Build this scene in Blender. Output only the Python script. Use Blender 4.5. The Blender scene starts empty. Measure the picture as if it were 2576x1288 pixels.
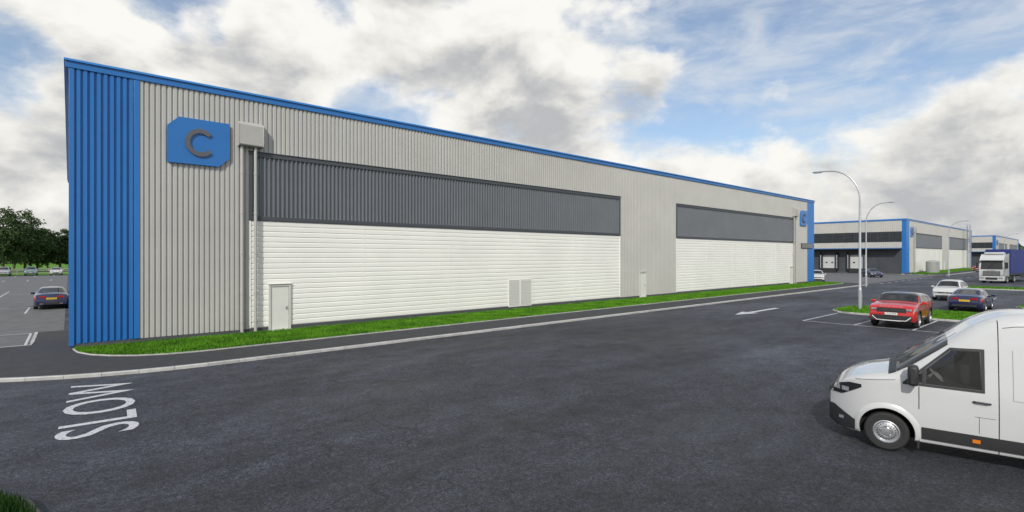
import bpy, math, random
import numpy as np
from mathutils import Vector, Matrix
random.seed(7); rng=np.random.default_rng(7)
sc=bpy.context.scene
TH=math.atan2(1288,1490); CU,SU=math.cos(TH),math.sin(TH)
def W(s,d): return (CU*s-SU*d, SU*s+CU*d)
RZ=-0.10   # road level; pavements are at z=0
DBG=None
# ------------------------------------------------------------ materials
def mat(name,col,rough=.6,metal=0,var=.12,vs=3.0,bump=0,bs=40,spec=.5,coat=0,island=0,stretch=None):
    m=bpy.data.materials.new(name); m.use_nodes=True; nt=m.node_tree; b=nt.nodes['Principled BSDF']
    b.inputs['Roughness'].default_value=rough; b.inputs['Metallic'].default_value=metal
    b.inputs['Specular IOR Level'].default_value=spec
    if coat: b.inputs['Coat Weight'].default_value=coat; b.inputs['Coat Roughness'].default_value=.04
    tc=nt.nodes.new('ShaderNodeTexCoord'); vec=tc.outputs['Object']
    if stretch:
        mp=nt.nodes.new('ShaderNodeMapping'); mp.inputs['Scale'].default_value=stretch
        nt.links.new(vec,mp.inputs[0]); vec=mp.outputs[0]
    n=nt.nodes.new('ShaderNodeTexNoise'); n.inputs['Scale'].default_value=vs; n.inputs['Detail'].default_value=5
    n.inputs['Roughness'].default_value=.65
    nt.links.new(vec,n.inputs['Vector'])
    r=nt.nodes.new('ShaderNodeMapRange'); r.inputs[1].default_value=.3; r.inputs[2].default_value=.7
    r.inputs[3].default_value=1-var; r.inputs[4].default_value=1+var
    nt.links.new(n.outputs['Fac'],r.inputs[0]); fac=r.outputs[0]
    if island:
        g=nt.nodes.new('ShaderNodeNewGeometry'); r2=nt.nodes.new('ShaderNodeMapRange')
        r2.inputs[3].default_value=1-island; r2.inputs[4].default_value=1+island
        nt.links.new(g.outputs['Random Per Island'],r2.inputs[0])
        mm=nt.nodes.new('ShaderNodeMath'); mm.operation='MULTIPLY'
        nt.links.new(fac,mm.inputs[0]); nt.links.new(r2.outputs[0],mm.inputs[1]); fac=mm.outputs[0]
    vm=nt.nodes.new('ShaderNodeVectorMath'); vm.operation='SCALE'; vm.inputs[0].default_value=col[:3]
    nt.links.new(fac,vm.inputs['Scale']); nt.links.new(vm.outputs[0],b.inputs['Base Color'])
    if bump:
        n2=nt.nodes.new('ShaderNodeTexNoise'); n2.inputs['Scale'].default_value=bs; n2.inputs['Detail'].default_value=3
        nt.links.new(tc.outputs['Object'],n2.inputs['Vector'])
        bp=nt.nodes.new('ShaderNodeBump'); bp.inputs['Strength'].default_value=bump; bp.inputs['Distance'].default_value=.02
        nt.links.new(n2.outputs['Fac'],bp.inputs['Height']); nt.links.new(bp.outputs[0],b.inputs['Normal'])
    return m
M={}
M['grey']=mat('grey_cladding',(.445,.443,.42),.42,var=.06,vs=.35,spec=.5)
M['white']=mat('white_cladding',(.82,.815,.77),.4,var=.05,vs=.3,spec=.5)
M['blue']=mat('blue_cladding',(.020,.150,.44),.32,var=.05,vs=.5)
M['bluecap']=mat('blue_cap',(.04,.23,.60),.4,var=.04)
M['dark']=mat('dark_grey_cladding',(.15,.165,.185),.38,var=.08,vs=.4)
M['darkwall']=mat('dark_wall_panel',(.05,.056,.066),.5,var=.12,vs=.6)
M['darkframe']=mat('dark_frame',(.06,.068,.08),.45,var=.05)
M['plinth']=mat('plinth',(.07,.075,.08),.8,var=.15,vs=2)
M['doorw']=mat('door_white',(.66,.665,.62),.4,var=.03)
M['dockd']=mat('dock_door_shaded',(.50,.51,.51),.5,var=.05)  # white dock doors, greyed so their colour carries the shade of the loading front
M['framec']=mat('door_frame_cream',(.55,.55,.51),.4,var=.03)
M['pipe']=mat('pipe_grey',(.40,.395,.375),.4,var=.04)
M['letter']=mat('letter_grey',(.10,.105,.12),.5,var=.03)
M['roof']=mat('roof_sheet',(.35,.36,.36),.6)
M['concrete']=mat('kerb_concrete',(.40,.40,.39),.85,var=.15,vs=4,island=.14,bump=.3)
M['darkkerb']=mat('dark_kerb',(.08,.08,.075),.9,var=.3,vs=6,island=.2,bump=.3)  # near-black kerb tone for the round grass island
M['pave']=mat('pavement_asphalt',(.034,.036,.041),.85,var=.25,vs=2.5,bump=.5,bs=60)
M['park']=mat('parking_asphalt',(.11,.115,.122),.8,var=.22,vs=1.2,bump=.4,bs=60)
M['black']=mat('black_plastic',(.022,.023,.025),.55,var=.1)
M['well']=mat('wheel_well_black',(.006,.006,.007),.9)
M['tyre']=mat('tyre_rubber',(.022,.022,.023),.8,var=.1,vs=20)
M['rim']=mat('alloy_rim',(.55,.56,.58),.3,metal=.8,var=.05)
M['chrome']=mat('chrome',(.7,.7,.72),.15,metal=1,var=.03)
M['glass']=mat('dark_glass',(.014,.016,.019),.04,var=.1,spec=.8)
M['lens']=mat('headlight_lens',(.45,.47,.50),.08,metal=.5,var=.3,vs=14,coat=1)
M['red_lens']=mat('tail_lens',(.35,.01,.012),.15,var=.2,coat=1)
M['amber']=mat('amber_lens',(.60,.17,.01),.3,var=.1)
M['platey']=mat('plate_yellow',(.75,.5,.02),.5,var=.03)
M['platew']=mat('plate_white',(.70,.70,.70),.5,var=.03)
M['galv']=mat('galvanised_steel',(.50,.52,.55),.38,metal=.6,var=.08,vs=6)
M['bark']=mat('bark',(.09,.07,.05),.9,var=.3,vs=6)
M['timber']=mat('weathered_timber',(.33,.32,.29),.9,var=.2,vs=6)
M['winband']=mat('window_glass_band',(.03,.035,.04),.08,var=.2,vs=.8,spec=.8)
M['curtain']=mat('trailer_curtain',(.018,.03,.16),.5,var=.1,vs=1)
M['tank']=mat('tank_grey',(.30,.31,.31),.5,var=.1)
M['seat']=mat('seat_fabric',(.06,.06,.065),.9,var=.2,vs=20)
M['cabin']=mat('cabin_trim_grey',(.075,.075,.08),.8,var=.1)
def road_paint():
    m=bpy.data.materials.new('road_paint'); m.use_nodes=True; nt=m.node_tree; b=nt.nodes['Principled BSDF']; b.inputs['Roughness'].default_value=.75
    tc=nt.nodes.new('ShaderNodeTexCoord'); n=nt.nodes.new('ShaderNodeTexNoise'); n.inputs['Scale'].default_value=14; n.inputs['Detail'].default_value=8; n.inputs['Roughness'].default_value=.8
    nt.links.new(tc.outputs['Object'],n.inputs['Vector']); c=nt.nodes.new('ShaderNodeValToRGB'); e=c.color_ramp.elements
    e[0].position=.36; e[0].color=(.16,.17,.18,1); e[1].position=.50; e[1].color=(.50,.52,.55,1)
    nt.links.new(n.outputs['Fac'],c.inputs[0]); nt.links.new(c.outputs[0],b.inputs['Base Color']); return m
M['paint']=road_paint()
def tinted():
    m=bpy.data.materials.new('tinted_glass'); m.use_nodes=True; nt=m.node_tree; nt.nodes.clear(); N=nt.nodes.new; L=nt.links.new
    o=N('ShaderNodeOutputMaterial'); t=N('ShaderNodeBsdfTransparent'); t.inputs[0].default_value=(.42,.44,.45,1)
    g=N('ShaderNodeBsdfGlossy'); g.inputs['Roughness'].default_value=.03; f=N('ShaderNodeFresnel'); f.inputs[0].default_value=1.6
    x=N('ShaderNodeMixShader'); L(f.outputs[0],x.inputs[0]); L(t.outputs[0],x.inputs[1]); L(g.outputs[0],x.inputs[2]); L(x.outputs[0],o.inputs[0]); return m
M['tint']=tinted()
def paint(n,c,metal=.0,r=.25): return mat(n,c,r,metal=metal,var=.02,coat=1)
P_white=paint('paint_white',(.50,.51,.515)); P_red=paint('paint_red',(.50,.012,.010),.1); P_black=paint('paint_black',(.02,.021,.023))
P_blue=paint('paint_dark_blue',(.006,.012,.060),.1); P_teal=paint('paint_grey_green',(.16,.24,.24),.3)
P_silver=paint('paint_silver',(.42,.44,.46),.5)
def leafmat(n,c1,c2,ns=.9):
    m=bpy.data.materials.new(n); m.use_nodes=True; nt=m.node_tree; b=nt.nodes['Principled BSDF']
    b.inputs['Roughness'].default_value=.75; b.inputs['Specular IOR Level'].default_value=.15
    g=nt.nodes.new('ShaderNodeNewGeometry'); tc=nt.nodes.new('ShaderNodeTexCoord')
    no=nt.nodes.new('ShaderNodeTexNoise'); no.inputs['Scale'].default_value=ns; no.inputs['Detail'].default_value=4
    nt.links.new(tc.outputs['Object'],no.inputs['Vector'])
    ad=nt.nodes.new('ShaderNodeMath'); ad.operation='MULTIPLY_ADD'; ad.inputs[1].default_value=.55
    nt.links.new(g.outputs['Random Per Island'],ad.inputs[0])
    s2=nt.nodes.new('ShaderNodeMapRange'); s2.inputs[1].default_value=.3; s2.inputs[2].default_value=.7; s2.inputs[3].default_value=-.1; s2.inputs[4].default_value=.6
    nt.links.new(no.outputs['Fac'],s2.inputs[0]); nt.links.new(s2.outputs[0],ad.inputs[2])
    mx=nt.nodes.new('ShaderNodeMix'); mx.data_type='RGBA'; mx.inputs[6].default_value=(*c1,1); mx.inputs[7].default_value=(*c2,1)
    nt.links.new(ad.outputs[0],mx.inputs[0]); nt.links.new(mx.outputs[2],b.inputs['Base Color'])
    return m
M['grass']=leafmat('grass_green',(.025,.090,.005),(.12,.30,.018))
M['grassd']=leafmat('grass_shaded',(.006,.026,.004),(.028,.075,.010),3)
M['leaf']=leafmat('tree_leaf',(.022,.045,.016),(.09,.13,.055))
M['leaf2']=leafmat('tree_leaf_far',(.03,.055,.03),(.075,.11,.055))
def road_mat():
    m=bpy.data.materials.new('road_asphalt'); m.use_nodes=True; nt=m.node_tree; b=nt.nodes['Principled BSDF']
    L=nt.links.new; N=nt.nodes.new
    tc=N('ShaderNodeTexCoord')
    def noise(scale,detail,st=(1,1,1),rough=.6,dist=0,rot=0):
        mp=N('ShaderNodeMapping'); mp.inputs['Scale'].default_value=st; mp.inputs['Rotation'].default_value=(0,0,rot); L(tc.outputs['Object'],mp.inputs[0])
        n=N('ShaderNodeTexNoise'); n.inputs['Scale'].default_value=scale; n.inputs['Detail'].default_value=detail
        n.inputs['Roughness'].default_value=rough; n.inputs['Distortion'].default_value=dist
        L(mp.outputs[0],n.inputs['Vector']); return n.outputs['Fac']
    def rng_(x,a,b_,c,d):
        r=N('ShaderNodeMapRange'); r.inputs[1].default_value=a; r.inputs[2].default_value=b_; r.inputs[3].default_value=c; r.inputs[4].default_value=d
        L(x,r.inputs[0]); return r.outputs[0]
    def mul(a,c):
        k=N('ShaderNodeMath'); k.operation='MULTIPLY'; L(a,k.inputs[0]); L(c,k.inputs[1]); return k.outputs[0]
    big=rng_(noise(.10,6,(.6,1,1),.68,.5),.38,.62,.68,1.55)
    mid=rng_(noise(1.4,7,(1,1,1),.8),.34,.66,.60,1.42)
    m2=rng_(noise(10,5,(1,1,1),.85),.38,.62,.50,1.55)
    fine=rng_(noise(34,2,(1,1,1),.85),.40,.60,.30,1.95)
    streak=rng_(noise(.40,7,(.16,1,1),.75,.5),.47,.68,.95,1.6)
    f=mul(mul(mul(big,mid),mul(fine,streak)),m2)
    vo=N('ShaderNodeTexVoronoi'); vo.feature='DISTANCE_TO_EDGE'; vo.inputs['Scale'].default_value=.3
    mp=N('ShaderNodeMapping'); L(tc.outputs['Object'],mp.inputs[0])
    nn=N('ShaderNodeTexNoise'); nn.inputs['Scale'].default_value=1.2; nn.inputs['Detail'].default_value=6; L(tc.outputs['Object'],nn.inputs['Vector'])
    va=N('ShaderNodeVectorMath'); va.operation='MULTIPLY_ADD'; va.inputs[1].default_value=(1.9,1.9,0); L(nn.outputs['Color'],va.inputs[0]); L(mp.outputs[0],va.inputs[2])
    L(va.outputs[0],vo.inputs['Vector'])
    crack=rng_(vo.outputs['Distance'],.0,.012,.5,1.0)
    f=mul(f,crack)
    vm=N('ShaderNodeVectorMath'); vm.operation='SCALE'; vm.inputs[0].default_value=(.030,.034,.045); L(f,vm.inputs['Scale'])
    L(vm.outputs[0],b.inputs['Base Color']); b.inputs['Specular IOR Level'].default_value=.5
    L(rng_(noise(.3,6,(.4,1,1),.7),.35,.65,.50,.80),b.inputs['Roughness'])
    bp=N('ShaderNodeBump'); bp.inputs['Strength'].default_value=1.0; bp.inputs['Distance'].default_value=.05
    L(noise(34,4,(1,1,1),.85),bp.inputs['Height']); L(bp.outputs[0],b.inputs['Normal'])
    return m
M['road']=road_mat()
# ------------------------------------------------------------ mesh helpers
class MB:
    def __init__(s): s.v=[];s.f=[];s.m=[]
    def add(s,vs,fs,m=0):
        o=len(s.v); s.v+=[tuple(p) for p in vs]
        for f in fs: s.f.append(tuple(i+o for i in f)); s.m.append(m)
    def quad(s,a,b,c,d,m=0): s.add([a,b,c,d],[(0,1,2,3)],m)
    def box(s,x0,x1,y0,y1,z0,z1,m=0):
        s.add([(x0,y0,z0),(x1,y0,z0),(x1,y1,z0),(x0,y1,z0),(x0,y0,z1),(x1,y0,z1),(x1,y1,z1),(x0,y1,z1)],
          [(0,3,2,1),(4,5,6,7),(0,1,5,4),(1,2,6,5),(2,3,7,6),(3,0,4,7)],m)
    def prism(s,poly,z0,z1,m=0,mt=None):
        n=len(poly)
        s.add([(x,y,z0) for x,y in poly]+[(x,y,z1) for x,y in poly],[(i,(i+1)%n,n+(i+1)%n,n+i) for i in range(n)],m)
        s.add([(x,y,z1) for x,y in poly],[tuple(range(n))],m if mt is None else mt)
    def prismy(s,poly,y0,y1,m=0):
        n=len(poly)
        s.add([(x,y0,z) for x,z in poly]+[(x,y1,z) for x,z in poly],
           [(i,(i+1)%n,n+(i+1)%n,n+i) for i in range(n)]+[tuple(range(n)),tuple(range(2*n-1,n-1,-1))],m)
    def tube(s,pts,rad,n=10,m=0,cap=True):
        pts=[Vector(p) for p in pts]; vs=[];fs=[]
        prev=None
        for i,p in enumerate(pts):
            t=(pts[min(i+1,len(pts)-1)]-pts[max(i-1,0)]).normalized()
            if prev is None:
                a=Vector((0,0,1)) if abs(t.z)<.9 else Vector((1,0,0)); u=t.cross(a).normalized()
            else: u=(prev-t*prev.dot(t)).normalized()
            prev=u; w=t.cross(u); r=rad[i] if hasattr(rad,'__len__') else rad
            for k in range(n):
                a=2*math.pi*k/n; vs.append(p+u*math.cos(a)*r+w*math.sin(a)*r)
        for i in range(len(pts)-1):
            for k in range(n): fs.append((i*n+k,i*n+(k+1)%n,(i+1)*n+(k+1)%n,(i+1)*n+k))
        if cap: fs.append(tuple(range(n))[::-1]); fs.append(tuple(range((len(pts)-1)*n,len(pts)*n)))
        s.add(vs,fs,m)
    def lathe_y(s,prof,n=28,m=0,c=(0,0,0),closed=False):
        vs=[];fs=[]
        for r,y in prof:
            for k in range(n):
                a=2*math.pi*k/n; vs.append((c[0]+r*math.cos(a),c[1]+y,c[2]+r*math.sin(a)))
        P=len(prof); R=P if closed else P-1
        for i in range(R):
            j=(i+1)%P
            for k in range(n): fs.append((i*n+k,i*n+(k+1)%n,j*n+(k+1)%n,j*n+k))
        s.add(vs,fs,m)
    def grid(s,rows,m=0):
        nr=len(rows); nc=len(rows[0]); vs=[p for r in rows for p in r]
        s.add(vs,[(i*nc+j,i*nc+j+1,(i+1)*nc+j+1,(i+1)*nc+j) for i in range(nr-1) for j in range(nc-1)],m)
def finish(me,ang=35):
    me.polygons.foreach_set('use_smooth',[True]*len(me.polygons))
    try: me.set_sharp_from_angle(angle=math.radians(ang))
    except Exception: pass
def mesh_of(name,mb,mats,ang=35):
    me=bpy.data.meshes.new(name); me.from_pydata([tuple(map(float,v)) for v in mb.v],[],mb.f)
    for m in mats: me.materials.append(m)
    me.polygons.foreach_set('material_index',mb.m); finish(me,ang); me.update(); return me
def link(o): sc.collection.objects.link(o); return o
def obj(name,mb,mats,parent=None,loc=(0,0,0),rz=0,bevel=0,ang=35,**props):
    me=mb if isinstance(mb,bpy.types.Mesh) else mesh_of(name,mb,mats if isinstance(mats,list) else [mats],ang)
    o=link(bpy.data.objects.new(name,me)); o.location=loc; o.rotation_euler=(0,0,rz)
    if parent: o.parent=parent
    if bevel:
        b=o.modifiers.new('bevel','BEVEL'); b.width=bevel; b.segments=2; b.limit_method='ANGLE'
    for k,v in props.items(): o[k]=v
    return o
def empty(name,loc=(0,0,0),rz=0,parent=None,**props):
    o=link(bpy.data.objects.new(name,None)); o.location=loc; o.rotation_euler=(0,0,rz); o.empty_display_size=.3
    if parent: o.parent=parent
    for k,v in props.items(): o[k]=v
    return o
def text_mesh(txt,width,height,depth=.0):
    cu=bpy.data.curves.new('txt','FONT'); cu.body=txt; cu.extrude=depth; cu.resolution_u=4
    o=bpy.data.objects.new('txt',cu); link(o); bpy.context.view_layer.update()
    me=bpy.data.meshes.new_from_object(o.evaluated_get(bpy.context.evaluated_depsgraph_get()))
    bpy.data.objects.remove(o)
    co=np.zeros(len(me.vertices)*3); me.vertices.foreach_get('co',co); co=co.reshape(-1,3)
    mn=co.min(0); mx=co.max(0)
    co[:,0]=(co[:,0]-mn[0])/(mx[0]-mn[0])*width-width/2; co[:,1]=(co[:,1]-mn[1])/(mx[1]-mn[1])*height-height/2
    me.vertices.foreach_set('co',co.ravel()); return me
def text_obj(name,txt,w,h,m,parent,loc,rot,depth=0,**p):
    me=text_mesh(txt,w,h,depth); me.materials.clear(); me.materials.append(m)
    o=link(bpy.data.objects.new(name,me)); o.parent=parent; o.location=loc; o.rotation_euler=rot
    for k,v in p.items(): o[k]=v
    return o
# ------------------------------------------------------------ ground
def site(name,mb,mats,**p): # mesh expressed in site coordinates (s,d,z)
    return obj(name,mb,mats,None,(0,0,0),TH,**p)
mb=MB(); mb.add([(-3000,-3000,-.13),(3000,-3000,-.13),(3000,3000,-.13),(-3000,3000,-.13)],[(0,1,2,3)])
obj('ground',mb,M['grass'],kind='structure')
mb=MB(); mb.add([(-160,-120,RZ),(420,-120,RZ),(420,150,RZ),(-160,150,RZ)],[(0,1,2,3)])
site('road',mb,M['road'],kind='structure')
KD=19.15
kerb=[]
for i in range(13):
    a=i/12*math.radians(62); kerb.append((3.6-10*math.sin(a), KD+10*(1-math.cos(a))))
kerb=kerb[:10]
e0=kerb[-2];e1=kerb[-1]; dx,dy=e1[0]-e0[0],e1[1]-e0[1]; l=math.hypot(dx,dy)
kerb.append((e1[0]+dx/l*1.2,e1[1]+dy/l*1.2)); 
rk=[(74.5,KD)]+[(74.5+3.5*math.sin(a),KD+3.5*(1-math.cos(a))) for a in [math.radians(t) for t in range(10,91,10)]]+[(78,26),(78,32)]
kl=list(reversed(kerb))+rk
def path_kerb(pts,w=.125,z0=RZ-.02,z1=.004,seg=.915,gap=.012,side=1):
    mb=MB()
    P=[Vector(p) for p in pts]
    L=[0]
    for a,b in zip(P[:-1],P[1:]): L.append(L[-1]+(b-a).length)
    def at(t):
        t=max(0,min(t,L[-1]-1e-6))
        for i in range(len(P)-1):
            if t<=L[i+1]:
                q=(t-L[i])/(L[i+1]-L[i]); d=(P[i+1]-P[i]).normalized(); return P[i].lerp(P[i+1],q),Vector((-d.y,d.x))*side
    t=0
    while t<L[-1]-.05:
        a,na=at(t); b,nb=at(min(t+seg-gap,L[-1]-.001))
        q=[a,b,b+nb*w,a+na*w]; ch=.02
        mb.add([(*q[0],z0),(*q[1],z0),(*q[2],z0),(*q[3],z0),(*(q[0]),z1-ch),(*(q[1]),z1-ch),(*(q[0]+na*ch),z1),(*(q[1]+nb*ch),z1),(*q[2],z1),(*q[3],z1)],
           [(0,1,5,4),(4,5,7,6),(6,7,8,9),(1,2,8,7,5),(0,4,6,9,3),(2,3,9,8)])
        t+=seg
    return mb
site('kerb',path_kerb(kl),[M['concrete']],kind='structure')
off=[(s,d+.11) for s,d in kl]
pv=off+[(78,32.1),(-1.07,32.1),(-1.07,27.6),(kl[0][0],27.6)]
mb=MB(); mb.prism(pv,RZ,0,0); site('pavement',mb,M['pave'],kind='structure')
mb=MB(); mb.add([(-120,26.62,RZ+.004),(-1.2,26.62,RZ+.004),(-1.2,32.2,RZ+.004),(-.2,32.2,RZ+.004),(-.2,126,RZ+.004),(-120,126,RZ+.004)],[(0,1,2,3,4,5)])
site('parking_area',mb,M['park'],kind='structure')
site('kerb',path_kerb([(-1.07,32.1),(-1.07,27.6),(-40,27.6)],side=-1),[M['concrete']],kind='structure')
mb=MB(); mb.add([(-300,133,RZ+.006),(74,133,RZ+.006),(74,420,RZ+.006),(-300,420,RZ+.006)],[(0,1,2,3)])
site('grass_field',mb,M['grass'],kind='structure')
mb=MB(); mb.add([(79,20,RZ+.004),(124,20,RZ+.004),(124,110,RZ+.004),(79,110,RZ+.004)],[(0,1,2,3)])
site('service_yard',mb,M['park'],kind='structure')
Z1=RZ+.008
def mark(mb,s0,d0,s1,d1,w=.1):
    a=Vector((s0,d0));b=Vector((s1,d1)); t=(b-a).normalized(); n=Vector((-t.y,t.x))*w/2
    mb.add([(*(a-n),Z1),(*(b-n),Z1),(*(b+n),Z1),(*(a+n),Z1)],[(0,1,2,3)])
mb=MB(); K=1.029
s0=30*K; s1=35.4*K; d0=10.65*K
mark(mb,s0-.05,d0,s1,d0); mark(mb,s0,d0-.05,s0,-14)
for i in range(1,10): mark(mb,s0+.05,d0-2.45*i,s1,d0-2.45*i)
for i in range(0,10): mark(mb,42.6,d0-2.45*i,47.6,d0-2.45*i); mark(mb,55.5,d0-2.45*i,60.5,d0-2.45*i)
site('parking_bay_lines',mb,M['paint'],kind='structure')
mb=MB()
for sx in np.arange(-46,0,2.5): mark(mb,sx-1.1,44.0,sx-1.1,49); mark(mb,sx-1.1,62,sx-1.1,72); mark(mb,sx-1.1,100,sx-1.1,105); mark(mb,sx-1.1,121,sx-1.1,126)
mark(mb,-48,49,-1,49); mark(mb,-48,67,-1,67); mark(mb,-1.35,28.2,-1.35,32.6,.09); mark(mb,-10,32.7,-1.35,32.7)
site('parking_bay_lines',mb,M['paint'],kind='structure')
mb=MB()
for i in range(9): mark(mb,79.5+i*3.6,19.0,81+i*3.6,19.0,.2)
for i in range(14): mark(mb,96+i*8,14.8,99+i*8,14.8,.12)
for i in range(8): mark(mb,80,11-i*1.3,80,10.4-i*1.3,.25)
site('road_dashes',mb,M['paint'],kind='structure')
mb=MB(); a0=29.9*K;a1=35.9*K;ad=14.35*K
mb.add([(a0,ad,Z1),(a0+2.1,ad-.55,Z1),(a0+2.1,ad-.17,Z1),(a1,ad-.17,Z1),(a1,ad+.17,Z1),(a0+2.1,ad+.17,Z1),(a0+2.1,ad+.55,Z1)],[(0,1,2,5,6),(2,3,4,5)])
site('road_arrow',mb,M['paint'],kind='structure')
me=text_mesh('SLOW',5.4,1.36); me.materials.clear(); me.materials.append(M['paint'])
o=link(bpy.data.objects.new('road_lettering_slow',me)); o.location=(*W(.55*K,15.45*K),Z1); o.rotation_euler=(0,0,TH+math.pi/2-math.radians(2.8)); o['kind']='structure'
# ------------------------------------------------------------ grass
def inpoly(x,y,poly):
    c=np.zeros(len(x),bool); n=len(poly); j=n-1
    for i in range(n):
        xi,yi=poly[i];xj,yj=poly[j]
        t=((yi>y)!=(yj>y))&(x<(xj-xi)*(y-yi)/(yj-yi+1e-12)+xi); c^=t; j=i
    return c
def grass(name,poly,z,N,h=(.05,.11),w=.03,power=1.0,m='grass'):
    p=np.array(poly); mn=p.min(0);mx=p.max(0)
    u=rng.random(N*2); x=mn[0]+(mx[0]-mn[0])*u**power; y=mn[1]+(mx[1]-mn[1])*rng.random(N*2)
    k=inpoly(x,y,poly); x=x[k][:N];y=y[k][:N]; n=len(x)
    sc_=1+ (x-mn[0])/60.0*(power>1)
    a=rng.random(n)*2*np.pi; hh=(h[0]+(h[1]-h[0])*rng.random(n)); ww=w*(.6+.8*rng.random(n))*sc_
    lx=(rng.random(n)-.5)*.07;ly=(rng.random(n)-.5)*.07
    V=np.zeros((n,3,3)); V[:,0]=np.stack([x-np.cos(a)*ww,y-np.sin(a)*ww,np.full(n,z)],1); V[:,1]=np.stack([x+np.cos(a)*ww,y+np.sin(a)*ww,np.full(n,z)],1)
    V[:,2]=np.stack([x+lx,y+ly,z+hh],1)
    vs=[tuple(p_)+(z,) for p_ in poly]; np0=len(vs)
    allv=np.concatenate([np.array(vs),V.reshape(-1,3)]); 
    me=bpy.data.meshes.new(name)
    me.from_pydata(allv.tolist(),[],[tuple(range(np0))]+[(np0+3*i,np0+3*i+1,np0+3*i+2) for i in range(n)])
    me.materials.append(M[m]); 
    o=link(bpy.data.objects.new(name,me)); o.rotation_euler=(0,0,TH); o['kind']='stuff'
    return o
GD=21.66
vg=[(.15,25.2)]+[(3.6-3.45*math.sin(a),GD+3.5*(1-math.cos(a))) for a in [math.radians(t) for t in range(80,-1,-10)]]+[(74,GD)]+[(74+2*math.sin(a),GD+2*(1-math.cos(a))) for a in [math.radians(t) for t in range(15,91,15)]]+[(76,25.2)]
grass('grass_verge',vg,.02,110000,h=(.05,.12),w=.018,power=1.7)
site('grass_edging',path_kerb(vg,w=.06,z0=-.02,z1=.045,side=-1),[M['concrete']],kind='structure')
v2=[(126,GD),(210,GD),(210,25.2),(124.8,25.2),(124.8,23)]
site('pavement',(lambda m:(m.prism([(123,KD+.12),(330,KD+.12),(330,25.4),(123,25.4)],RZ,0,0),m)[1])(MB()),M['pave'],kind='structure')
site('kerb',path_kerb([(123,26),(123,KD),(330,KD)][::1],side=1),[M['concrete']],kind='structure')
grass('grass_verge',v2,.02,12000,h=(.1,.2),w=.06)
def island(poly,N,km='concrete',gm='grass',**k):
    site('kerb',path_kerb(poly+[poly[0]],side=1),[M[km]],kind='structure')
    c=np.mean(np.array(poly),0)
    inn=[tuple(c+(np.array(p)-c)*(1-.1/np.linalg.norm(np.array(p)-c))) for p in poly]
    grass('grass_island',inn,.0,N,m=gm,**k)
def rrect(s0,s1,d0,d1,r,n=5):
    out=[]
    for cx,cy,a0 in ((s1-r,d0+r,-90),(s1-r,d1-r,0),(s0+r,d1-r,90),(s0+r,d0+r,180)):
        for i in range(n+1):
            a=math.radians(a0+90*i/n); out.append((cx+r*math.cos(a),cy+r*math.sin(a)))
    return out
island(rrect(36.6,42.0,-25,11.7,1.6),34000,h=(.06,.14),w=.024)
island(rrect(48.5,50.5,-25,4,.9),8000,h=(.06,.14),w=.03)
island(rrect(74.5,78.5,-25,11.5,1.6),12000,h=(.08,.16),w=.05)
cs=(CU*-8+SU*5.25, -SU*-8+CU*5.25)
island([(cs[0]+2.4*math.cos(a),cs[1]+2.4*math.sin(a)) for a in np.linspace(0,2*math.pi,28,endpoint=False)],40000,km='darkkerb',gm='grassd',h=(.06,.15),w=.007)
# ------------------------------------------------------------ warehouses
FR=lambda a,o,z:(a,-o,z)      # long facade
EN=lambda a,o,z:(-o,a,z)      # gable end facing -s
def corr_v(a0,a1,z0,z1,mp,pitch=.2,depth=.05,base=.0,prof=(.22,.34,.88)):
    n=max(1,round((a1-a0)/pitch)); p=(a1-a0)/n; mb=MB(); r0=[];r1=[]
    for i in range(n):
        for t,o in ((0,0),(prof[0],0),(prof[1],1),(prof[2],1)):
            a=a0+(i+t)*p; r0.append(mp(a,base+o*depth,z0)); r1.append(mp(a,base+o*depth,z1))
    r0.append(mp(a1,base,z0)); r1.append(mp(a1,base,z1)); mb.grid([r0,r1]); return mb
def corr_h(a0,a1,z0,z1,mp,pitch=.25,depth=.030,base=0.):
    n=round((z1-z0)/pitch); p=(z1-z0)/n; mb=MB(); rows=[]
    for i in range(n):
        for t,o in ((0,0),(.06,.0),(.13,.85),(.5,1),(.87,.92),(.96,.1)):
            rows.append((base+o*depth,z0+(i+t)*p))
    rows.append((base,z1)); mb.grid([[mp(a0,o,z),mp(a1,o,z)] for o,z in rows])
    return mb
def bx(mb,mp,a0,a1,o0,o1,z0,z1,m=0):
    p=mp(a0,o0,z0);q=mp(a1,o1,z1)
    mb.box(min(p[0],q[0]),max(p[0],q[0]),min(p[1],q[1]),max(p[1],q[1]),z0,z1,m)
def bxo(name,m,B,mp,*a,bevel=0):
    mb=MB(); bx(mb,mp,*a); return obj(name,mb,m,B,bevel=bevel)
HB=10.58
def door(B,a,w=.8,h=2.07,mp=FR):
    d=empty('door',parent=B)
    mb=MB(); f=.1
    bx(mb,mp,a-f,a,.0,.10,.0,h+f); bx(mb,mp,a+w,a+w+f,.0,.10,.0,h+f); bx(mb,mp,a+.001,a+w-.001,.0,.098,h,h+f)
    bx(mb,mp,a-f-.03,a+w+f+.03,.02,.14,h+f+.002,h+f+.03)
    obj('frame',mb,M['framec'],d,bevel=.006)
    mb=MB(); bx(mb,mp,a+.012,a+w-.012,.0,.062,.03,h-.012); obj('door_leaf',mb,M['doorw'],d,bevel=.004)
    mb=MB(); bx(mb,mp,a+w-.13,a+w-.09,.062,.10,.98,1.14); bx(mb,mp,a+w-.2,a+w-.09,.10,.115,1.05,1.075); obj('handle',mb,M['galv'],d)
    mb=MB(); bx(mb,mp,a-.1,a+w+.1,.0,.45,.0,.035); obj('step',mb,M['concrete'],d)
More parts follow.
